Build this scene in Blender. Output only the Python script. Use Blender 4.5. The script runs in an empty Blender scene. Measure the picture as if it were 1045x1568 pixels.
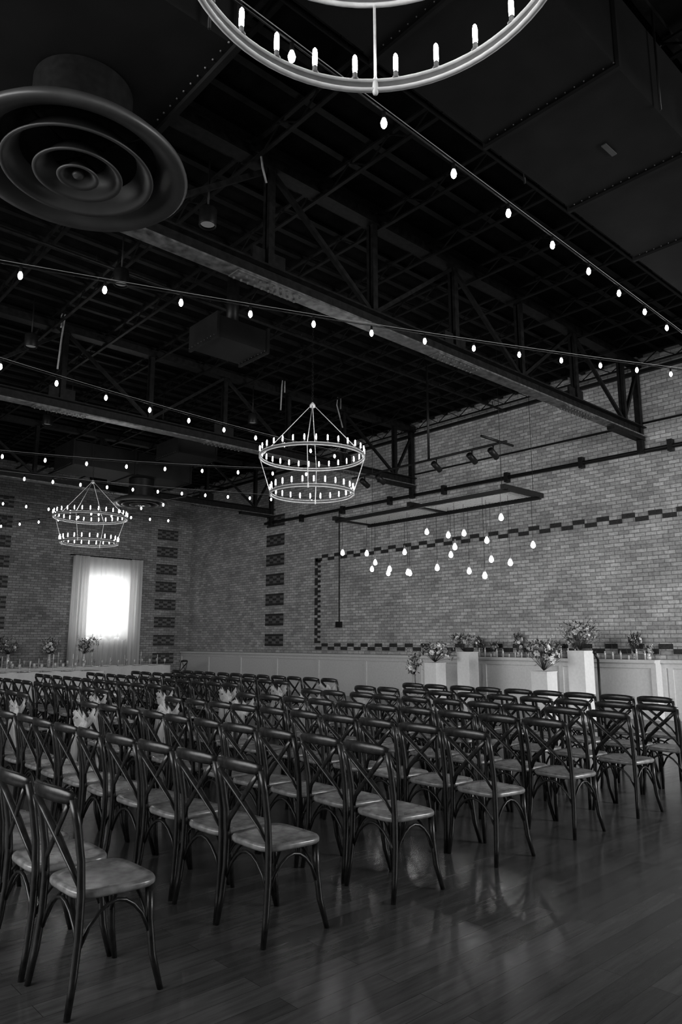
import bpy, math, random
from mathutils import Vector, Matrix
random.seed(7)
scene=bpy.context.scene
PI=math.pi
CAMH=1.52; F=1100.0; TH=math.radians(10.25); AZ=math.radians(47.7)
# ---- surveying helper: sight line -> real point on a known plane
def sight(x,y):
    r=x-522.5; yu=784-y
    fw=F*math.cos(TH)-yu*math.sin(TH); up=F*math.sin(TH)+yu*math.cos(TH)
    return fw*math.cos(AZ)+r*math.sin(AZ), fw*math.sin(AZ)-r*math.cos(AZ), up
def onz(x,y,z):
    a,b,u=sight(x,y); t=(z-CAMH)/u; return Vector((a*t,b*t,z))
def onX(x,y,W):
    a,b,u=sight(x,y); t=W/a; return Vector((W,b*t,u*t+CAMH))
def onY(x,y,W):
    a,b,u=sight(x,y); t=W/b; return Vector((a*t,W,u*t+CAMH))

# ---------------- materials
def nt(name):
    m=bpy.data.materials.new(name); m.use_nodes=True
    t=m.node_tree; b=t.nodes.get('Principled BSDF'); return m,t,b
def g(v): return (v,v,v,1)
def plain(name,v,rough=.5,metal=0,bump=0,scale=20,var=.15,spec=.5):
    m,t,b=nt(name)
    b.inputs['Roughness'].default_value=rough; b.inputs['Metallic'].default_value=metal
    b.inputs['Specular IOR Level'].default_value=spec
    geo=t.nodes.new('ShaderNodeTexCoord')
    n=t.nodes.new('ShaderNodeTexNoise'); n.inputs['Scale'].default_value=scale; n.inputs['Detail'].default_value=4
    t.links.new(geo.outputs['Object'],n.inputs['Vector'])
    r=t.nodes.new('ShaderNodeMapRange'); r.inputs[1].default_value=.3; r.inputs[2].default_value=.7
    r.inputs[3].default_value=v*(1-var); r.inputs[4].default_value=v*(1+var)
    t.links.new(n.outputs['Fac'],r.inputs[0]); t.links.new(r.outputs[0],b.inputs['Base Color'])
    if bump:
        bp=t.nodes.new('ShaderNodeBump'); bp.inputs['Strength'].default_value=bump; bp.inputs['Distance'].default_value=.01
        t.links.new(n.outputs['Fac'],bp.inputs['Height']); t.links.new(bp.outputs[0],b.inputs['Normal'])
    return m
def emit(name,s):
    m=bpy.data.materials.new(name); m.use_nodes=True; t=m.node_tree; t.nodes.clear()
    e=t.nodes.new('ShaderNodeEmission'); e.inputs[0].default_value=g(1); e.inputs[1].default_value=s
    o=t.nodes.new('ShaderNodeOutputMaterial'); t.links.new(e.outputs[0],o.inputs[0]); return m
def brick(name,axis,lo=.34,hi=.56,mortar=.24):
    m,t,b=nt(name); L=t.links
    b.inputs['Roughness'].default_value=.75
    geo=t.nodes.new('ShaderNodeNewGeometry'); sp=t.nodes.new('ShaderNodeSeparateXYZ'); L.new(geo.outputs['Position'],sp.inputs[0])
    cb=t.nodes.new('ShaderNodeCombineXYZ'); L.new(sp.outputs[axis],cb.inputs[0]); L.new(sp.outputs[2],cb.inputs[1])
    br=t.nodes.new('ShaderNodeTexBrick'); L.new(cb.outputs[0],br.inputs['Vector'])
    br.inputs['Scale'].default_value=1; br.inputs['Brick Width'].default_value=.235; br.inputs['Row Height'].default_value=.084
    br.inputs['Mortar Size'].default_value=.009; br.inputs['Mortar Smooth'].default_value=.3; br.inputs['Bias'].default_value=0
    br.inputs['Color1'].default_value=g(lo); br.inputs['Color2'].default_value=g(hi); br.inputs['Mortar'].default_value=g(mortar)
    n=t.nodes.new('ShaderNodeTexNoise'); n.inputs['Scale'].default_value=1.1; n.inputs['Detail'].default_value=6; n.inputs['Roughness'].default_value=.65
    L.new(cb.outputs[0],n.inputs['Vector'])
    r=t.nodes.new('ShaderNodeMapRange'); r.inputs[1].default_value=.3; r.inputs[2].default_value=.7; r.inputs[3].default_value=.72; r.inputs[4].default_value=1.15
    L.new(n.outputs['Fac'],r.inputs[0])
    n2=t.nodes.new('ShaderNodeTexNoise'); n2.inputs['Scale'].default_value=22; n2.inputs['Detail'].default_value=3
    L.new(geo.outputs['Position'],n2.inputs['Vector'])
    r2=t.nodes.new('ShaderNodeMapRange'); r2.inputs[1].default_value=.3; r2.inputs[2].default_value=.7; r2.inputs[3].default_value=.8; r2.inputs[4].default_value=1.15
    L.new(n2.outputs['Fac'],r2.inputs[0])
    mu=t.nodes.new('ShaderNodeMath'); mu.operation='MULTIPLY'; L.new(r.outputs[0],mu.inputs[0]); L.new(r2.outputs[0],mu.inputs[1])
    vm=t.nodes.new('ShaderNodeVectorMath'); vm.operation='SCALE'; L.new(br.outputs['Color'],vm.inputs[0]); L.new(mu.outputs[0],vm.inputs['Scale'])
    L.new(vm.outputs[0],b.inputs['Base Color'])
    bp=t.nodes.new('ShaderNodeBump'); bp.inputs['Strength'].default_value=.6; bp.inputs['Distance'].default_value=.012
    ad=t.nodes.new('ShaderNodeMath'); ad.operation='MULTIPLY_ADD'; L.new(n2.outputs['Fac'],ad.inputs[0]); ad.inputs[1].default_value=.5
    inv=t.nodes.new('ShaderNodeMath'); inv.operation='SUBTRACT'; inv.inputs[0].default_value=1; L.new(br.outputs['Fac'],inv.inputs[1])
    L.new(inv.outputs[0],ad.inputs[2]); L.new(ad.outputs[0],bp.inputs['Height']); L.new(bp.outputs[0],b.inputs['Normal'])
    return m
def planks():
    m,t,b=nt('dark_plank_floor'); L=t.links
    geo=t.nodes.new('ShaderNodeNewGeometry')
    mp=t.nodes.new('ShaderNodeMapping'); L.new(geo.outputs['Position'],mp.inputs[0])
    br=t.nodes.new('ShaderNodeTexBrick'); L.new(mp.outputs[0],br.inputs['Vector']); br.offset=.37
    br.inputs['Scale'].default_value=1; br.inputs['Brick Width'].default_value=1.3; br.inputs['Row Height'].default_value=.13
    br.inputs['Mortar Size'].default_value=.0015; br.inputs['Color1'].default_value=g(.055); br.inputs['Color2'].default_value=g(.09); br.inputs['Mortar'].default_value=g(.03)
    mp2=t.nodes.new('ShaderNodeMapping'); mp2.inputs['Scale'].default_value=(1.2,14,1); L.new(geo.outputs['Position'],mp2.inputs[0])
    n=t.nodes.new('ShaderNodeTexNoise'); n.inputs['Scale'].default_value=2; n.inputs['Detail'].default_value=8; n.inputs['Roughness'].default_value=.65; L.new(mp2.outputs[0],n.inputs['Vector'])
    r=t.nodes.new('ShaderNodeMapRange'); r.inputs[1].default_value=.3; r.inputs[2].default_value=.7; r.inputs[3].default_value=.7; r.inputs[4].default_value=1.3; L.new(n.outputs['Fac'],r.inputs[0])
    vm=t.nodes.new('ShaderNodeVectorMath'); vm.operation='SCALE'; L.new(br.outputs['Color'],vm.inputs[0]); L.new(r.outputs[0],vm.inputs['Scale']); L.new(vm.outputs[0],b.inputs['Base Color'])
    r3=t.nodes.new('ShaderNodeMapRange'); r3.inputs[1].default_value=.3; r3.inputs[2].default_value=.7; r3.inputs[3].default_value=.15; r3.inputs[4].default_value=.25; L.new(n.outputs['Fac'],r3.inputs[0]); L.new(r3.outputs[0],b.inputs['Roughness'])
    bp=t.nodes.new('ShaderNodeBump'); bp.inputs['Strength'].default_value=.15; bp.inputs['Distance'].default_value=.006; L.new(vm.outputs[0],bp.inputs['Height']); L.new(bp.outputs[0],b.inputs['Normal'])
    return m
def sheer(name,tr,col=.8):
    m=bpy.data.materials.new(name); m.use_nodes=True; t=m.node_tree; t.nodes.clear(); L=t.links
    o=t.nodes.new('ShaderNodeOutputMaterial'); mx=t.nodes.new('ShaderNodeMixShader'); mx.inputs[0].default_value=tr
    m2=t.nodes.new('ShaderNodeMixShader'); m2.inputs[0].default_value=.5
    d=t.nodes.new('ShaderNodeBsdfDiffuse'); d.inputs[0].default_value=g(col); tl=t.nodes.new('ShaderNodeBsdfTranslucent'); tl.inputs[0].default_value=g(col)
    n=t.nodes.new('ShaderNodeTexNoise'); n.inputs['Scale'].default_value=60; bp=t.nodes.new('ShaderNodeBump'); bp.inputs['Strength'].default_value=.1
    L.new(n.outputs[0],bp.inputs['Height']); L.new(bp.outputs[0],d.inputs['Normal'])
    tp=t.nodes.new('ShaderNodeBsdfTransparent'); L.new(d.outputs[0],m2.inputs[1]); L.new(tl.outputs[0],m2.inputs[2])
    L.new(m2.outputs[0],mx.inputs[1]); L.new(tp.outputs[0],mx.inputs[2]); L.new(mx.outputs[0],o.inputs[0]); return m
M=dict(
 brickY=brick('painted_brick_long',1), brickX=brick('painted_brick_end',0,.2,.36,.14),  # end-wall brick: light falloff put into a darker copy of the brick
 darkbrick=plain('dark_painted_brick',.03,.7,bump=.6,scale=40,var=.5), midbrick=plain('mid_painted_brick',.13,.7,bump=.6,scale=40,var=.4),
 floor=planks(), ceil=plain('black_deck',.004,.9,bump=.5,scale=6,var=.5,spec=.1),
 steel=plain('dark_steel',.009,.5,bump=.2,scale=12,var=.6,spec=.2), steel2=plain('lit_steel',.11,.42,.2,bump=.3,scale=9,var=.7), joist=plain('joist_steel',.006,.5,bump=.2,scale=9,var=.7,spec=.2),  # steel2: string-bulb light on truss undersides put into a paler colour
 blk=plain('black_metal',.010,.45,var=.3,spec=.3), duct=plain('duct_sheet_metal',.013,.6,bump=.15,scale=3,var=.25,spec=.2),
 diff=plain('diffuser_metal',.07,.4,bump=.1,scale=4,var=.2),
 white=plain('white_wood_paint',.6,.45,var=.06), plinth=plain('plinth_paint',.72,.5,var=.05),
 wood=plain('dark_stained_wood',.016,.33,bump=.1,scale=30,var=.5), seat=plain('seat_wood',.2,.26,bump=.15,scale=18,var=.4),
 ring=plain('lit_white_metal',.7,.4,0,var=.1), mesh=plain('grey_wire',.15,.4), candle=emit('candle_bulb_glow',32), bulb=emit('bulb_glow',20), pbulb=emit('pendant_bulb_glow',18),  # ring: candle light on the rims put into a near-white colour
 can=emit('downlight_lens',.12), day=emit('daylight_pane',1.5),
 cloth=plain('table_linen',.5,.8,bump=.1,var=.05), sheer=sheer('sheer_curtain',.2), sash=sheer('sash_organza',.35,.75),
 petal=plain('petals',.7,.6,var=.3), petal2=plain('petals_dark',.25,.6,var=.4), leaf=plain('foliage',.08,.6,var=.5), cable=plain('pale_cable',.3,.5),
 glass=plain('glassware',.45,.1,var=.1,spec=1.0),
)
# ---------------- mesh builder
class MB:
    def __init__(s): s.v=[];s.f=[];s.m=[];s.mats=[];s.sm=[]
    def mi(s,k):
        if k not in s.mats: s.mats.append(k)
        return s.mats.index(k)
    def add(s,vs,fs,k,smooth=False):
        o=len(s.v); s.v+= [tuple(v) for v in vs]; i=s.mi(k)
        for f in fs: s.f.append([a+o for a in f]); s.m.append(i); s.sm.append(smooth)
    def box(s,a,b,k,bev=0):
        x0,y0,z0=[min(a[i],b[i]) for i in range(3)]; x1,y1,z1=[max(a[i],b[i]) for i in range(3)]
        s.add([(x0,y0,z0),(x1,y0,z0),(x1,y1,z0),(x0,y1,z0),(x0,y0,z1),(x1,y0,z1),(x1,y1,z1),(x0,y1,z1)],
              [(3,2,1,0),(4,5,6,7),(0,1,5,4),(1,2,6,5),(2,3,7,6),(3,0,4,7)],k)
    def sweep(s,path,ra,rb,k,n=8,ref=None,closed=False,taper=None,smooth=True,square=False):
        P=[Vector(p) for p in path]; N=len(P); vs=[]; up=Vector(ref) if ref else None; prev=None
        for i,p in enumerate(P):
            if closed: T=(P[(i+1)%N]-P[i-1]).normalized()
            else: T=(P[min(i+1,N-1)]-P[max(i-1,0)]).normalized()
            if up is not None: A=up-T*up.dot(T)
            else:
                A=prev-T*prev.dot(T) if prev is not None else (Vector((0,0,1)) if abs(T.z)<.9 else Vector((1,0,0)))
                if prev is None: A=A-T*A.dot(T)
            if A.length<1e-5: A=T.orthogonal()
            A.normalize(); prev=A; B=T.cross(A); q=taper[i] if taper else 1
            for j in range(n):
                if square:
                    c,d=[(1,1),(-1,1),(-1,-1),(1,-1)][j]
                else:
                    c=math.cos(2*PI*j/n); d=math.sin(2*PI*j/n)
                vs.append(p+A*(c*ra*q)+B*(d*rb*q))
        fs=[]
        for i in range(N if closed else N-1):
            for j in range(n):
                a=i*n+j; b=i*n+(j+1)%n; c=((i+1)%N)*n+(j+1)%n; d=((i+1)%N)*n+j
                fs.append((a,b,c,d))
        if not closed: fs+= [tuple(range(n))[::-1], tuple((N-1)*n+j for j in range(n))]
        s.add(vs,fs,k,smooth and not square)
    def bar(s,a,b,w,h,k,ref=(0,0,1)):
        a=Vector(a);b=Vector(b); T=(b-a).normalized(); r=Vector(ref)
        if abs(T.dot(r))>.95: r=Vector((1,0,0))
        s.sweep([a,b],h/2,w/2,k,n=4,ref=r,square=True)
    def lathe(s,prof,c,k,n=16,axis='z',smooth=True):
        c=Vector(c); vs=[];fs=[]
        for (r,z) in prof:
            for j in range(n):
                a=2*PI*j/n; vs.append(c+Vector((r*math.cos(a),r*math.sin(a),z)))
        for i in range(len(prof)-1):
            for j in range(n): fs.append((i*n+j,i*n+(j+1)%n,(i+1)*n+(j+1)%n,(i+1)*n+j))
        s.add(vs,fs,k,smooth)
    def obj(s,name,loc=(0,0,0),rot=0):
        me=bpy.data.meshes.new(name); me.from_pydata(s.v,[],s.f); 
        for k in s.mats: me.materials.append(M[k])
        me.polygons.foreach_set('material_index',s.m); me.polygons.foreach_set('use_smooth',s.sm); me.update()
        return inst(name,me,loc,rot)
def inst(name,me,loc=(0,0,0),rot=0,sc=1):
    o=bpy.data.objects.new(name,me); scene.collection.objects.link(o); o.location=loc; o.rotation_euler=(0,0,rot); o.scale=(sc,sc,sc); return o

# ---------------- room shell
WX=14.7; WY=25.0; X0=-6.0; Y0=-6.0; ZC=7.6; TX=.3
def slab(name,a,b,k):
    m=MB(); m.box(a,b,k); return m.obj(name)
slab('floor',(X0-TX,Y0-TX,-.2),(WX+TX,WY+TX,0),'floor')
slab('ceiling',(X0-TX,Y0-TX,ZC+.02),(WX+TX,WY+TX,ZC+.22),'ceil')
slab('wall_right',(WX,Y0-TX,0),(WX+TX,WY+TX,ZC+.02),'brickY')
slab('wall_left',(X0-TX,Y0-TX,0),(X0,WY+TX,ZC+.02),'brickY')
slab('wall_near',(X0,Y0-TX,0),(WX,Y0,ZC+.02),'brickX')
wx0,wx1,wz0,wz1=10.36,12.1,1.7,3.95
m=MB(); 
m.box((X0,WY,0),(wx0,WY+TX,ZC+.02),'brickX'); m.box((wx1,WY,0),(WX,WY+TX,ZC+.02),'brickX')
m.box((wx0,WY,0),(wx1,WY+TX,wz0),'brickX'); m.box((wx0,WY,wz1),(wx1,WY+TX,ZC+.02),'brickX'); m.obj('wall_far')
m=MB(); m.box((wx0,WY+.2,wz0),(wx1,WY+.22,wz1),'day')
for x in [wx0+.03,(wx0+wx1)/2,wx1-.03]: m.box((x-.025,WY+.12,wz0),(x+.025,WY+.2,wz1),'white')
for z in [wz0+.03,wz0+1.1,wz1-.03]: m.box((wx0,WY+.13,z-.025),(wx1,WY+.2,z+.025),'white')
m.box((wx0-.05,WY-.03,wz0-.06),(wx1+.05,WY+.1,wz0),'white'); m.obj('window_1')
# curtains
def curtain(name,xa,xb,z0,z1,y,amp,nw,mat,hem=0):
    m=MB(); nx=160; nz=10; vs=[];fs=[]
    for j in range(nz+1):
        for i in range(nx+1):
            u=i/nx; w=j/nz; zz=z1+(z0+hem*abs(math.sin(u*PI*3.5))-z1)*w
            vs.append((xa+(xb-xa)*u, y+amp*math.sin(u*nw*2*PI+.6*math.sin(w*3+u*9)+1.2*math.sin(u*17))*(.5+.5*w), zz))
    for j in range(nz):
        for i in range(nx): a=j*(nx+1)+i; fs.append((a,a+1,a+nx+2,a+nx+1))
    m.add(vs,fs,mat,True); return m
c=curtain('c',9.9,12.45,.05,4.5,24.8,.055,14,'sheer')
c.sweep([(9.8,24.82,4.53),(12.55,24.82,4.53)],.018,.018,'blk',n=8)
d=curtain('c',10.25,12.15,1.55,4.45,24.7,.03,9,'sheer',hem=.14); c.add(d.v,d.f,'sheer',True)
for xa,xb in((9.9,10.42),(12.0,12.45)):
    d=curtain('c',xa,xb,.05,4.5,24.62,.05,4,'cloth'); c.add(d.v,d.f,'sheer',True)
c.obj('window_curtains')

# brick inlays
E=.0008
def column(name,plane,a0,a1,z0,z1):
    m=MB(); z=z1-.05; nb=5; bw=(a1-a0)/nb
    def bx(p0,p1,zb,zt,d,k):
        if plane=='Y': m.box((p0,WY-d,zb),(p1,WY-E,zt),k)
        else: m.box((WX-d,p0,zb),(WX-E,p1,zt),k)
    while z-.40>z0:
        bx(a0,a1,z-.40,z,.008,'midbrick')
        for r in range(5):
            for i in range(nb):
                if r in (0,4) or (i+r)%2==0:
                    p0=a0+i*bw+.006; bx(p0,p0+bw-.012,z-r*.08-.072,z-r*.08,.016,'darkbrick')
        z-=.67
    return m.obj(name)
column('brick_inlay_column','Y',13.2,14.08,.5,5.85)
column('brick_inlay_column','Y',6.95,7.84,.5,6.4)
column('brick_inlay_column','X',18.97,19.98,1.2,5.85)
m=MB()
def chk(y,z): m.box((WX-.012,y,z),(WX-E,y+.29,z+.1),'darkbrick')
y=-5.0;i=0
while y<17.1:
    chk(y,4.02+(.1 if i%2 else 0)); chk(y,1.28+(.1 if i%2 else 0)); y+=.29;i+=1
z=1.48;i=0
while z<4.1:
    for q in (0,1):
        if (i+q)%2==0 or i%4==0: m.box((WX-.012,17.1+q*.14,z),(WX-E,17.1+q*.14+.14,z+.078),'darkbrick')
    z+=.078;i+=1
m.obj('brick_checker_border')

# wainscot right wall
m=MB()
def wains(y0,y1,d):
    xa=WX-d; xe=WX-.0015
    m.box((xa,y0,0.001),(xe,y1,1.1),'white'); m.box((xa-.03,y0,0.001),(xa,y1,.16),'white')
    m.box((xa-.02,y0,1.0),(xa,y1,1.1),'white'); m.box((xa-.06,y0,1.1),(xe,y1,1.14),'white'); m.box((xa-.045,y0,1.14),(xe,y1,1.165),'white')
    y=y0
    while y<y1:
        m.box((xa-.02,y,.16),(xa,y+.1,1.0),'white'); y+=2.05
    m.box((xa-.02,y1-.1,.16),(xa,y1,1.0),'white')
wains(6.55,24.98,.30)
wains(Y0+.02,6.55,.05)
m.obj('wainscot_right')
# conduit / ledge pipes on right wall
m=MB()
m.sweep([(WX-.08,Y0+.1,5.42),(WX-.08,20,5.55)],.045,.045,'blk',n=8)
m.sweep([(WX-.08,Y0+.1,6.05),(WX-.08,13,6.1)],.02,.02,'blk',n=8)
m.box((WX-.1,Y0+.01,7.2),(WX-.001,WY-.01,7.27),'blk')
for y in range(-4,20,2): m.box((WX-.14,y-.05,5.38),(WX-.001,y+.05,5.62),'blk')
m.sweep([(WX-.04,16.2,5.5),(WX-.04,16.2,2.1)],.015,.015,'blk',n=6); m.box((WX-.1,16.1,1.95),(WX-.001,16.3,2.12),'blk')
m.obj('wall_conduit')

# ---------------- trusses
def truss(Y):
    m=MB(); z0,z1=5.78,7.35
    xs=[X0+.1,X0+2]+[-2.4,-.6,1.2,3.0,4.8,6.6,8.4,10.2,12.0,13.9,WX-.02]
    m.box((X0+.02,-.11,z0),(WX-.02,.11,z0+.025),'steel2'); m.box((X0+.02,-.012,z0+.025),(WX-.02,.012,z0+.2),'steel'); m.box((X0+.02,-.11,z0+.2),(WX-.02,.11,z0+.225),'steel')
    m.box((X0+.02,-.1,z1-.02),(WX-.02,.1,z1+.12),'steel')
    for i,x in enumerate(xs[1:-1]):
        m.bar((x,-.04,z0+.22),(x,-.04,z1),.05,.09,'steel',ref=(1,0,0)); m.bar((x,.04,z0+.22),(x,.04,z1),.05,.09,'steel',ref=(1,0,0))
    for i in range(1,len(xs)-1):
        a,b=xs[i],xs[i+1]
        if i%2: m.bar((a,0,z0+.22),(b,0,z1),.06,.06,'steel')
        else: m.bar((a,0,z1),(b,0,z0+.22),.06,.06,'steel')
    for x in (1.2,4.8,8.4,12.0):
        m.box((x-.5,-.1,z0-.015),(x+.5,.1,z0),'steel2'); 
        for i in range(10):
            for s in(-.06,.06): m.lathe([(0,-.03),(.013,-.028),(.016,-.015),(.016,0)],(x-.45+i*.1,s,z0-.012),'diff',n=6)
        m.box((x-.25,-.02,z0+.2),(x+.25,.02,z0+.45),'steel')
    m.bar((13.3,0,z0-.02),(WX-.05,0,z0-.02),.16,.1,'steel'); m.bar((WX-.12,0,z0-.35),(WX-.12,0,7.3),.12,.12,'steel',ref=(1,0,0))
    m.obj('roof_truss',(0,Y,0))
for Y in (.1,6.6,13.1,19.6): truss(Y)
# joists
m=MB(); x=X0+.6
while x<WX:
    for z in (7.3,7.52): m.bar((x,Y0+.05,z),(x,WY-.05,z),.05,.025,'joist')
    y=Y0+.1;k=0
    while y<WY-.5:
        m.bar((x,y,7.3 if k%2 else 7.52),(x,y+.35,7.52 if k%2 else 7.3),.016,.016,'joist'); y+=.35;k+=1
    x+=1.1
y=Y0+.3
while y<WY: 
    m.box((X0+.02,y,7.56),(WX-.02,y+.09,7.615),'joist'); y+=.45
m.obj('roof_joists')
m=MB()
for (y,z,r) in ((4.4,7.16,.03),(9.9,7.16,.03),(16.9,7.16,.035),(22.3,7.16,.035)):
    m.sweep([(X0+.05,y,z),(WX-.15,y,z)],r,r,'steel',n=8)
    for i in range(10):
        x=-4+i*2; m.sweep([(x,y,z),(x,y,7.28)],.01,.01,'blk',n=5)
m.obj('sprinkler_pipes')
# ---------------- ducts
def duct(name,a,b,seg,axis):
    m=MB(); m.box(a,b,'duct'); i=0; v=a[axis]
    while v<b[axis]+.01:
        p=list(a);q=list(b); p[axis]=v-.02; q[axis]=v+.02
        for k in range(3):
            if k!=axis: p[k]-=.035; q[k]+=.035
        m.box(p,q,'duct'); 
        if axis==0:
            yy=a[1]
            while yy<b[1]: m.lathe([(0,-.008),(.006,-.007),(.008,0)],(v-.05,yy,a[2]),'steel2',n=5); yy+=.09
        v+=seg
    return m
m=duct('d',(.6,2.35,6.3),(14.2,3.68,7.1),1.56,0)
for x in (2,6,10,14):
    for y in (2.3,3.73): m.sweep([(x,y,6.25),(x,y,7.28)],.012,.012,'blk',n=5)
m.bar((6.1,2.9,6.285),(6.32,2.9,6.285),.05,.01,'diff')
m.obj('air_duct')
m=duct('d',(5.5,8.85,6.1),(6.45,9.6,6.45),.95,0); m.sweep([(6,9.2,6.45),(6,9.2,7.28)],.1,.1,'blk',n=14); m.obj('ceiling_air_unit')
dd=onz(120,262,4.55)
m=duct('d',(-3.5,3.3,5.15),(2.12,4.95,6.15),1.873,0)
for x in (-3,-.5,1.9):
    for y in (3.25,5.0): m.sweep([(x,y,5.1),(x,y,7.28)],.012,.012,'blk',n=5)
m.obj('air_duct')
m=duct('d',(8.5,15.3,6.1),(9.6,16.3,6.45),1.1,0); m.sweep([(9,15.9,6.45),(9,15.9,7.28)],.1,.1,'blk',n=14); m.obj('ceiling_air_unit')
def diffuser(x,y,z,R,top):
    m=MB()
    k='diff'
    m.lathe([(R*.70,.12),(R*.76,.05),(R*.85,.01),(R*.97,-.02),(R,0),(R*.985,.03),(R*.9,.09),(R*.75,.16),(R*.5,.2),(R*.3,.22)],(0,0,0),k,n=64)
    for i,r in enumerate((.68,.40,.19)):
        zt=-.02-.012*i
        m.lathe([(R*(r-.15),zt+.13),(R*(r-.10),zt+.07),(R*(r-.04),zt+.015),(R*r,zt),(R*(r-.005),zt-.01),(R*(r-.045),zt),(R*(r-.11),zt+.055),(R*(r-.16),zt+.12)],(0,0,0),k,n=64)
    m.lathe([(0,-.05),(R*.04,-.045),(R*.055,-.03),(R*.03,.02)],(0,0,0),k,n=32)
    for a in range(4):
        c,s=math.cos(a*PI/2+.5),math.sin(a*PI/2+.5); m.bar((c*.02,s*.02,.10),(c*R*.72,s*R*.72,.11),.015,.01,'blk')
    m.lathe([(0,.16),(R*.72,.13)],(0,0,0),'blk',n=32)
    m.lathe([(R*.45,.2),(R*.45,top-z)],(0,0,0),'blk',n=48)
    m.obj('round_air_diffuser',(x,y,z))
diffuser(dd.x,dd.y,4.55,.70,5.14)
p=onz(215,772,5.3); 
diffuser(p.x,p.y,5.3,.75,5.98)
m=duct('d',(p.x-2.2,p.y-.6,5.99),(p.x+1.2,p.y+.6,6.6),1.7,0); m.obj('air_duct')

for (x,y) in ((318,345),(185,436),(47,531),(109,630),(72,650),(249,658),(387,648)):
    p=onz(x,y,6.4); m=MB()
    m.lathe([(.085,.0),(.1,-.01),(.105,0),(.105,.2),(.09,.22),(0,.22)],(0,0,0),'blk',n=20); m.lathe([(0,.02),(.085,.02)],(0,0,0),'can',n=20)
    m.sweep([(0,0,.2),(0,0,.88)],.012,.012,'blk',n=6); m.obj('can_downlight',p)

# ---------------- chandeliers
AZ0=math.radians(45.0)
def chandelier(x,y,zu):
    m=MB(); R1,R2,dz=.9,.71,.64
    def ring(R,z,n):
        for zz,h in ((z,.009),(z+.045,.007)):
            m.sweep([(R*math.cos(a*2*PI/72),R*math.sin(a*2*PI/72),zz) for a in range(72)],h,.014,'ring',n=6,ref=(0,0,1),closed=True)
        m.lathe([(R+.002,z),(R+.002,z+.045),(R-.002,z+.045),(R-.002,z)],(0,0,0),'mesh',n=72)
        for i in range(n):
            a=(i+.5)*2*PI/n; cx,cy=R*math.cos(a),R*math.sin(a)
            m.lathe([(.0,.046),(.018,.046),(.019,.055),(.011,.06),(.011,.085)],(cx,cy,z),'mesh',n=8)
            m.lathe([(.010,.085),(.0115,.10),(.0115,.155),(.009,.172),(.004,.180),(0,.182)],(cx,cy,z),'candle',n=7)
    ring(R1,0,30); ring(R2,-dz,24)
    for i in range(4):
        a=i*PI/2+AZ0; c,s=math.cos(a),math.sin(a)
        m.sweep([(c*R1,s*R1,.03),(c*.03,s*.03,.95)],.007,.007,'ring',n=6)
        m.sweep([(c*R1,s*R1,.0),(c*R2,s*R2,-dz+.03)],.007,.007,'ring',n=6)
        m.lathe([(0,-.025),(.012,-.02),(.016,0),(.014,.03),(.01,.06)],(c*R2,s*R2,-dz),'ring',n=8)
    m.lathe([(0,.9),(.05,.92),(.05,.96),(.02,1.0),(0,1.02)],(0,0,0),'ring',n=12)
    z=1.0; k=0
    while z<ZC-zu-.1:
        pts=[(.018*math.cos(t*PI/4)*(1 if k%2 else 0),.018*math.cos(t*PI/4)*(0 if k%2 else 1),z+.03+.034*math.sin(t*PI/4)) for t in range(8)]
        m.sweep(pts,.004,.004,'blk',n=4,closed=True); z+=.055;k+=1
    m.lathe([(.06,ZC-zu-.06),(.06,ZC-zu),(0,ZC-zu)],(0,0,0),'blk',n=12)
    m.obj('ring_chandelier',(x,y,zu))
chandelier(1.54,1.51,4.62); chandelier(7.7,9.2,4.62); chandelier(7.4,17.6,4.6); chandelier(1.54,9.2,4.62); chandelier(1.54,17.6,4.62)

# ---------------- string lights
def bulbat(m,p,k='bulb',r=.025):
    x,y,z=p
    m.lathe([(0,0),(.014,-.005),(.016,-.055),(.012,-.065)],p,'blk',n=8)
    m.lathe([(.012,-.06),(r*.75,-.078),(r,-.10),(r*.8,-.125),(r*.35,-.14),(0,-.145)],p,k,n=10)
def string(a,b,step,sag=.25,off=.3):
    a=Vector(a);b=Vector(b); L=(b-a).length; m=MB()
    P=lambda u:a.lerp(b,u)-Vector((0,0,sag*4*u*(1-u)))
    m.sweep([P(i/40) for i in range(41)],.008,.008,'blk',n=5)
    m.sweep([P(i/40)+Vector((0,0,.03)) for i in range(41)],.004,.004,'cable',n=4)
    s=off
    while s<L-.1: bulbat(m,P(s/L)); s+=step
    m.obj('string_lights')
def ext(a,b,f0,f1):
    a=Vector(a);b=Vector(b); return a+(b-a)*f0, a+(b-a)*f1
p=onz(588,170,5.3); q=onz(1021,492,6.0); a,b=ext(p,q,-.9,1.3); L=(q-p).length; string(a,b,L/7,.0,(L*.9)%(L/7))
p=onz(33,398,5.3); q=onz(1027,560,6.0); a,b=ext(p,q,-.25,1.15); L=(q-p).length; string(a,b,L/12,.12,(L*.25)%(L/12))
p=onz(2,545,5.3); q=onz(392,656,5.5); a,b=ext(p,q,-.3,1.6); L=(q-p).length; string(a,b,L/6,.1,(L*.3)%(L/6))
p=onz(70,693,5.3); q=onz(365,711,5.4); a,b=ext(p,q,-.4,1.6); L=(q-p).length; string(a,b,L/5,.1,(L*.4)%(L/5))
p=onz(38,723,5.3); q=onz(383,753,5.4); a,b=ext(p,q,-.3,1.4); L=(q-p).length; string(a,b,L/9,.1,(L*.3)%(L/9))
p=onz(5,764,5.3); q=onz(230,789,5.3); a,b=ext(p,q,-.3,1.2); L=(q-p).length; string(a,b,L/7,.05,(L*.3)%(L/7))
p=onz(2,800,5.1); q=onz(285,762,5.4); a,b=ext(p,q,-.1,1.0); L=(q-p).length; string(a,b,L/9,.05,(L*.1)%(L/9))

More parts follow.
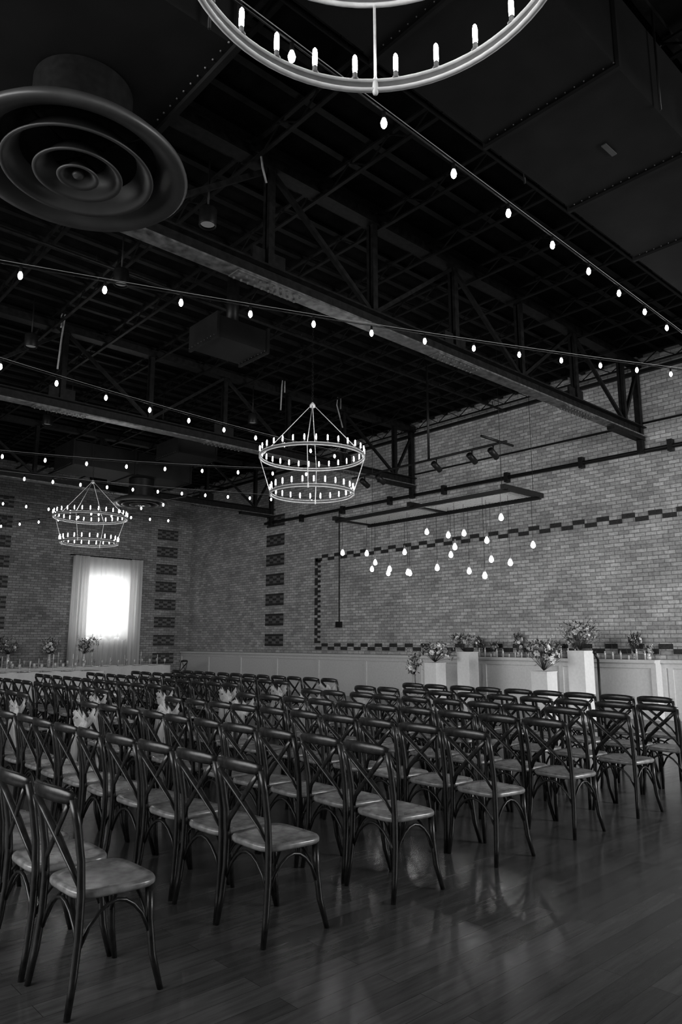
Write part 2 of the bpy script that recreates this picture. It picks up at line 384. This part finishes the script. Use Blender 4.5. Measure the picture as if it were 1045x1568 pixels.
# ---------------- hanging pendant frame
m=MB(); fx0,fx1,fy0,fy1,fz=10.5,11.5,7.2,11.65,4.15
for x in (fx0,fx1): m.bar((x,fy0-.05,fz),(x,fy1+.05,fz),.06,.07,'blk')
for y in (fy0,(fy0+fy1)/2,fy1): m.bar((fx0-.12,y,fz+.05),(fx1+.12,y,fz+.05),.09,.09,'blk')
for i in range(1,20):
    x=fx0+(fx1-fx0)*i/20; m.sweep([(x,fy0,fz+.04),(x,fy1,fz+.04)],.005,.005,'ring',n=4)
for i in range(1,60):
    y=fy0+(fy1-fy0)*i/60; m.sweep([(fx0,y,fz+.035),(fx1,y,fz+.035)],.005,.005,'ring',n=4)
for x in (fx0,fx1):
    for y in (fy0+.1,fy1-.1): m.sweep([(x,y,fz),(x,y,7.28)],.006,.006,'blk',n=4)
pend=[(525,847),(562,848),(575,862),(570,872),(597,872),(595,878),(620,846),(625,877),(628,878),(654,815),(670,870),(687,820),(691,850),(697,838),(711,817),(719,875),(743,882),(746,828),(753,857),(768,793),(782,862),(817,835)]
for i,(px,py) in enumerate(pend):
    xx=fx0+.12+.76*((i*7)%22)/21
    if px<560: xx=fx0+.1
    if px>800: xx=fx1-.02
    p=onX(px,py,xx); yy=min(max(p.y,fy0+.02),fy1-.02)
    m.sweep([(xx,yy,fz),(xx,yy,p.z+.14)],.004,.004,'blk',n=4)
    m.lathe([(0,.16),(.017,.15),(.018,.08),(.014,.07)],(xx,yy,p.z),'mesh',n=8)
    m.lathe([(.014,.075),(.032,.04),(.045,0),(.037,-.033),(.016,-.05),(0,-.053)],(xx,yy,p.z),'pbulb',n=12)
m.obj('pendant_light_trellis')
m=MB(); bx=11.0
m.sweep([(bx,7.5,5.2),(bx,11.7,5.2)],.025,.025,'blk',n=8); m.sweep([(bx,9.4,5.2),(bx,9.4,7.28)],.025,.025,'blk',n=8)
m.sweep([(bx-.5,7.7,5.25),(bx+.5,7.7,5.25)],.025,.025,'blk',n=8)
for y in (7.8,8.3,9.2,10.8,11.3):
    m.sweep([(bx,y,5.2),(bx,y,5.08)],.015,.015,'blk',n=6); m.sweep([(bx-.1,y,5.08),(bx+.14,y+.03,4.98)],.06,.06,'blk',n=12)
m.obj('stage_light_bar')
for pts in ([(97,455),(100,480),(94,520),(88,565)],[(437,545),(432,590),(430,628)],[(522,575),(516,620),(525,655)]):
    m=MB(); P=[onY(x,y,12.8) for x,y in pts]; P=[Vector((P[0].x,12.8,7.28))]+P
    m.sweep(P,.018,.018,'cable',n=6); m.obj('hanging_cable')
m=MB(); P=[onY(x,y,6.4) for x,y in ((400,236),(402,255),(408,280))]; P=[Vector((P[0].x,6.4,7.3))]+P
m.sweep(P,.014,.014,'cable',n=6); m.obj('hanging_cable')

# ---------------- chairs
def chair():
    m=MB(); W='wood'
    for s in (-1,1):
        m.sweep([(-.24,s*.215,0),(-.217,s*.205,.15),(-.203,s*.198,.3),(-.2,s*.194,.46),(-.21,s*.196,.6),(-.235,s*.2,.74),(-.265,s*.203,.86)],.018,.018,W,n=8,taper=[.8,.95,1,1.05,1,1,.95])
        m.sweep([(.125,s*.185,.44),(.13,s*.19,.3),(.145,s*.2,.15),(.18,s*.222,0)],.018,.018,W,n=8,taper=[1.1,1,.95,.75])
        m.sweep([(-.205,s*.185,.49),(-.222,s*.14,.56),(-.24,s*.02,.665),(-.262,-s*.1,.765),(-.275,-s*.175,.83)],.018,.008,W,n=6,ref=(0,.7,.7))
        pts=[]
        for i in range(9):
            u=i/8; pts.append((-.2+.33*u,s*.195,.24+.17*math.sin(PI*u)**.7))
        m.sweep(pts,.009,.009,W,n=6)
    for (x,hw) in ((-.2,.19),(.13,.185)):
        pts=[(x,-hw+2*hw*i/8,.24+.17*math.sin(PI*i/8)**.7) for i in range(9)]
        m.sweep(pts,.009,.009,W,n=6)
    pts=[]
    for i in range(11):
        u=-1+2*i/10; pts.append((-.262-.05*(1-u*u),u*.215,.862+.012*(1-u*u)))
    m.sweep(pts,.034,.012,W,n=8,ref=(0,0,1),taper=[.6,.9]+[1]*7+[.9,.6])
    out=[]
    for i in range(28):
        a=2*PI*i/28; c,s_=math.cos(a),math.sin(a); e=.45
        px=.195*math.copysign(abs(c)**e,c); py=math.copysign(abs(s_)**e,s_)*(.21+.02*(px/.195)); out.append((px-.02,py))
    def rng(sc,z): return [(x*sc,y*sc,z) for x,y in out]
    vs=rng(.97,.435)+rng(1,.445)+rng(1,.46)+rng(.965,.47)+rng(.8,.464)+rng(.4,.458)+[(0,0,.457)]
    n=28; fs=[tuple(range(n))[::-1]]
    for k in range(5):
        for j in range(n): fs.append((k*n+j,k*n+(j+1)%n,(k+1)*n+(j+1)%n,(k+1)*n+j))
    for j in range(n): fs.append((5*n+j,5*n+(j+1)%n,6*n))
    m.add(vs,fs,'seat',True)
    me=bpy.data.meshes.new('crossback_chair'); me.from_pydata(m.v,[],m.f)
    for k in m.mats: me.materials.append(M[k])
    me.polygons.foreach_set('material_index',m.m); me.polygons.foreach_set('use_smooth',m.sm); me.update(); return me
CH=chair()
def sashmesh(seed):
    rs=random.Random(seed); m=MB()
    def ribbon(P,w0,w1,dirv):
        N=len(P); vs=[];fs=[]
        for i,p in enumerate(P):
            w=w0+(w1-w0)*i/(N-1)
            for j in range(5):
                q=-1+j/2; vs.append((p[0]+dirv[0]*w*q+.012*math.cos(j*2.6),p[1]+dirv[1]*w*q,p[2]+dirv[2]*w*q))
        for i in range(N-1):
            for j in range(4): a=i*5+j; fs.append((a,a+1,a+6,a+5))
        m.add(vs,fs,'sash',True)
    ribbon([(-.30,-.2+.04*i,.80-.12*math.sin(PI*i/10)) for i in range(11)],.05,.05,(0,0,1))
    for s in (-1,1):
        ribbon([(-.33,s*.02,.70),(-.38,s*.07,.55),(-.37,s*.09,.4),(-.36,s*(.12+rs.random()*.05),.2)],.02,.09,(0,1,0))
        ribbon([(-.33,0,.70),(-.37,s*.09,.78),(-.37,s*.16,.74),(-.36,s*.12,.67),(-.33,0,.69)],.03,.05,(0,.3,1))
    me=m.obj('chair_sash').data; return me
rowX=[1.36,2.35,3.33,4.34,5.37,6.42,7.42,8.42]
sash=[]
for r,x in enumerate(rowX):
    for i in range(10):
        if r==7 and i==0: continue
        jx,jy,jr=random.uniform(-.02,.02),random.uniform(-.015,.015),random.uniform(-.05,.05)
        inst('crossback_chair',CH,(x+.24+jx,3.38+i*.47+jy,0),jr)
        if i==9: sash.append((x+.24+jx,3.38+i*.47+jy,jr))
    for i in range(12):
        jx,jy,jr=random.uniform(-.02,.02),random.uniform(-.015,.015),random.uniform(-.05,.05)
        inst('crossback_chair',CH,(x+.24+jx,9.55+i*.47+jy,0),jr)
        if i==0: sash.append((x+.24+jx,9.55+i*.47+jy,jr))
SM=None
for (x,y,r) in sash:
    if SM is None:
        SM=sashmesh(3); o=bpy.data.objects['chair_sash']; o.location=(x,y,0); o.rotation_euler=(0,0,r)
    else: inst('chair_sash',SM,(x,y,0),r)

# ---------------- dining tables
def table(name,x0,x1,y0,y1):
    m=MB(); zt=.76
    m.box((x0,y0,zt-.03),(x1,y1,zt),'cloth')
    per=[]; st=.07
    x=x0
    while x<x1: per.append((x,y0,0,-1)); x+=st
    y=y0
    while y<y1: per.append((x1,y,1,0)); y+=st
    x=x1
    while x>x0: per.append((x,y1,0,1)); x-=st
    y=y1
    while y>y0: per.append((x0,y,-1,0)); y-=st
    N=len(per); vs=[]
    for k,z in enumerate((zt,.5,.25,.02)):
        for i,(x,y,nx,ny) in enumerate(per):
            d=.004+.02*k*(1+.8*math.sin(i*1.1)); vs.append((x+nx*d,y+ny*d,z))
    fs=[(k*N+i,k*N+(i+1)%N,(k+1)*N+(i+1)%N,(k+1)*N+i) for k in range(3) for i in range(N)]
    m.add(vs,fs,'cloth',True); m.obj(name)
    g_=MB(); rs=random.Random(int(x0*10+y0))
    x=x0+.3
    while x<x1-.2:
        for y in (y0+.18,y1-.18):
            g_.lathe([(0,0.001),(.13,.001),(.14,.015),(.12,.012),(0,.008)],(x,y,zt),'plinth',n=16)
            gx=x+.2; g_.lathe([(0,0.001),(.035,.002),(.005,.01),(.005,.09),(.03,.12),(.04,.16),(.033,.21),(.031,.21),(.038,.16),(.0,.105)],(gx,y+.04,zt),'glass',n=10)
        yc=(y0+y1)/2+rs.uniform(-.1,.1); h=rs.choice((.12,.2,.3))
        g_.lathe([(0,0.001),(.035,.002),(.012,.02),(.01,h),(.02,h+.01)],(x,yc,zt),'glass',n=8); g_.lathe([(.01,h+.01),(.01,h+.14),(0,h+.15)],(x,yc,zt),'plinth',n=6)
        x+=.55
    g_.obj('table_setting')
table('banquet_table',4.0,12.3,22.0,22.9)
table('banquet_table',1.0,8.6,18.9,19.8)
inst('crossback_chair',CH,(12.85,22.5,0),PI)

# ---------------- flowers
def flowers(name,loc,rx,rz,n,seed,vase=False,dark=.3,low=-.7):
    rs=random.Random(seed); m=MB()
    lobes=[(Vector((rs.uniform(-.5,.5)*rx,rs.uniform(-.75,.75)*rx,rz*(.9+rs.uniform(-.3,.7)))),rs.uniform(.4,.7)) for _ in range(6)]
    for i in range(n):
        lc,ls=lobes[rs.randrange(6)]
        a=rs.uniform(0,2*PI); ph=math.acos(rs.uniform(low,1)); rr=rs.uniform(.5,1.1)*ls
        d=Vector((math.sin(ph)*math.cos(a),math.sin(ph)*math.sin(a),math.cos(ph)))
        c=lc+Vector((d.x*rx*rr,d.y*rx*rr,d.z*rz*rr)); c.z=max(c.z,.01); R=rs.choice((.025,.03,.04,.06))
        q=d.to_track_quat('Z','Y'); k='petal2' if rs.random()<dark else 'petal'
        for L in range(3):
            np_=6-L
            for j in range(np_):
                b=2*PI*(j+L*.5)/np_; r=R*(1-.25*L)
                cb,sb=math.cos(b),math.sin(b)
                def P(u,w,z): return c+q@Vector((cb*u-sb*w,sb*u+cb*w,z))
                m.add([P(.1*r,0,0),P(.6*r,.42*r,.15*r*(1+L)),P(r,.18*r,.3*r*(1+L)),P(r,-.18*r,.3*r*(1+L)),P(.6*r,-.42*r,.15*r*(1+L))],[(0,1,2,3,4)],k,True)
    for i in range(int(n*1.6)):
        lc,ls=lobes[rs.randrange(6)]
        a=rs.uniform(0,2*PI); ph=math.acos(rs.uniform(low,1)); rr=rs.uniform(.6,1.5)*ls
        d=Vector((math.sin(ph)*math.cos(a),math.sin(ph)*math.sin(a),math.cos(ph)))
        c=lc+Vector((d.x*rx*rr,d.y*rx*rr,d.z*rz*rr)); c.z=max(c.z,.01); q=d.to_track_quat('Z','Y'); l=rs.uniform(.05,.11)
        m.add([c,c+q@Vector((.02,0,l*.5)),c+q@Vector((0,0,l)),c+q@Vector((-.02,0,l*.5))],[(0,1,2,3)],'leaf')
        if i%3==0: m.sweep([(0,0,.005),c*.5,c],.003,.003,'leaf',n=3)
    # airy sprigs
    for i in range(7):
        a=rs.uniform(0,2*PI); e=Vector((math.cos(a)*rx*.7,math.sin(a)*rx*1.1,rz*rs.uniform(1.6,2.6)))
        m.sweep([(0,0,.01),e*.5+Vector((0,0,.03)),e],.003,.002,'leaf',n=3)
        for t in (.7,.8,.9,1.0):
            c=e*t+Vector((rs.uniform(-.02,.02),rs.uniform(-.02,.02),0)); m.lathe([(0,-.012),(.012,0),(0,.014)],c,'petal' if i%2 else 'petal2',n=5)
    if vase: m.lathe([(0,-vase),(.05,-vase),(.06,-vase*.5),(.035,-.02),(.05,.03)],(0,0,0.002),'glass',n=12)
    return m.obj(name,loc)
def plinth(x,y,h,w):
    m=MB(); m.box((-w/2,-w/2,0),(w/2,w/2,h-.02),'plinth'); m.box((-w/2-.008,-w/2-.008,h-.02),(w/2+.008,w/2+.008,h),'plinth'); m.box((-w/2-.008,-w/2-.008,0),(w/2+.008,w/2+.008,.03),'plinth'); m.obj('display_plinth',(x,y,0))
plinth(13.3,10.35,1.3,.34); plinth(13.3,7.55,1.35,.36); plinth(12.75,10.85,1.06,.34); plinth(12.75,8.05,.95,.36)
flowers('floral_arrangement',(13.3,10.45,1.305),.26,.17,80,1,low=-.3); flowers('floral_arrangement',(13.3,7.55,1.355),.4,.27,170,2,low=-.4)
flowers('floral_arrangement',(12.75,10.85,1.065),.34,.2,120,3,low=-.3); flowers('floral_arrangement',(12.75,8.05,.955),.34,.27,150,4,low=-.4)
flowers('floral_arrangement',(12.7,11.45,.75),.2,.24,50,5,vase=.75)
for i,(y,rr,dk) in enumerate(((10.9,.2,.8),(10.45,.12,.6),(9.8,.24,.4),(9.45,.12,.6),(9.1,.1,.5),(8.7,.13,.6),(8.3,.16,.5),(7.0,.22,.6),(6.72,.1,.3))):
    flowers('floral_arrangement',(14.47,y,1.26),.085,rr*.8,int(rr*220),20+i,vase=.09,dark=dk,low=-.2)
m=MB(); rs=random.Random(5)
for i in range(26):
    y=6.75+i*.17; h=rs.uniform(.1,.28)
    m.lathe([(0,0),(.02,.002),(.022,h*.6),(.012,h*.7),(.014,h*.8)],(14.38+rs.uniform(-.005,.005),y,1.167),'glass',n=8)
    m.sweep([(14.38,y,1.2),(14.37,y+rs.uniform(-.04,.04),1.2+h+.1)],.004,.004,'leaf',n=3)
m.obj('bud_vases')
for (x,s) in ((12,8),(75,9),(128,10)):
    p=onY(x,1008,22.45); flowers('floral_arrangement',(p.x,22.45,1.13),.34,.24,90,s,vase=.36,dark=.4)
m=MB(); 
for i in range(3):
    a=i*2*PI/3; m.sweep([(0,0,.12),(math.cos(a)*.3,math.sin(a)*.3,.012)],.012,.012,'blk',n=6)
m.sweep([(0,0,.05),(0,0,1.2)],.022,.022,'blk',n=8); m.sweep([(0,0,1.2),(-.1,0,1.3)],.025,.018,'blk',n=8); m.lathe([(0,-.03),(.03,-.02),(.035,.01),(.02,.04),(0,.05)],(-.11,0,1.33),'blk',n=10)
m.obj('microphone_stand',(12.5,6.75,0))

# ---------------- lights
def area(name,loc,rot,sx,sy,p,spread=180):
    l=bpy.data.lights.new(name,'AREA'); l.shape='RECTANGLE'; l.size=sx; l.size_y=sy; l.energy=p; l.spread=math.radians(spread)
    o=bpy.data.objects.new(name,l); scene.collection.objects.link(o); o.location=loc; o.rotation_euler=rot
D=math.radians
area('near_wall_fill',(11,Y0+.15,3.4),(PI/2-D(6),0,0),6,3,950,130)  # added soft fill in front of the solid near wall, no window there
area('left_wall_fill',(X0+.15,7,3.4),(0,-PI/2+D(6),0),3,14,650,120)  # added broad fill along the unseen left wall, which has no openings
area('window_daylight',(11.2,WY+.1,2.8),(-PI/2,0,0),1.7,2.2,60)
w=bpy.data.worlds.new('World'); scene.world=w; w.use_nodes=True; w.node_tree.nodes['Background'].inputs[0].default_value=g(.02)
# ---------------- camera
c=bpy.data.cameras.new('camera'); c.sensor_fit='VERTICAL'; c.sensor_height=36; c.lens=F/1568*36; c.clip_start=.05
o=bpy.data.objects.new('camera',c); scene.collection.objects.link(o); o.location=(0,0,CAMH)
o.rotation_euler=(PI/2+TH,0,-(PI/2-AZ)); scene.camera=o
scene.view_settings.view_transform='Standard'
scene.view_settings.gamma=.87
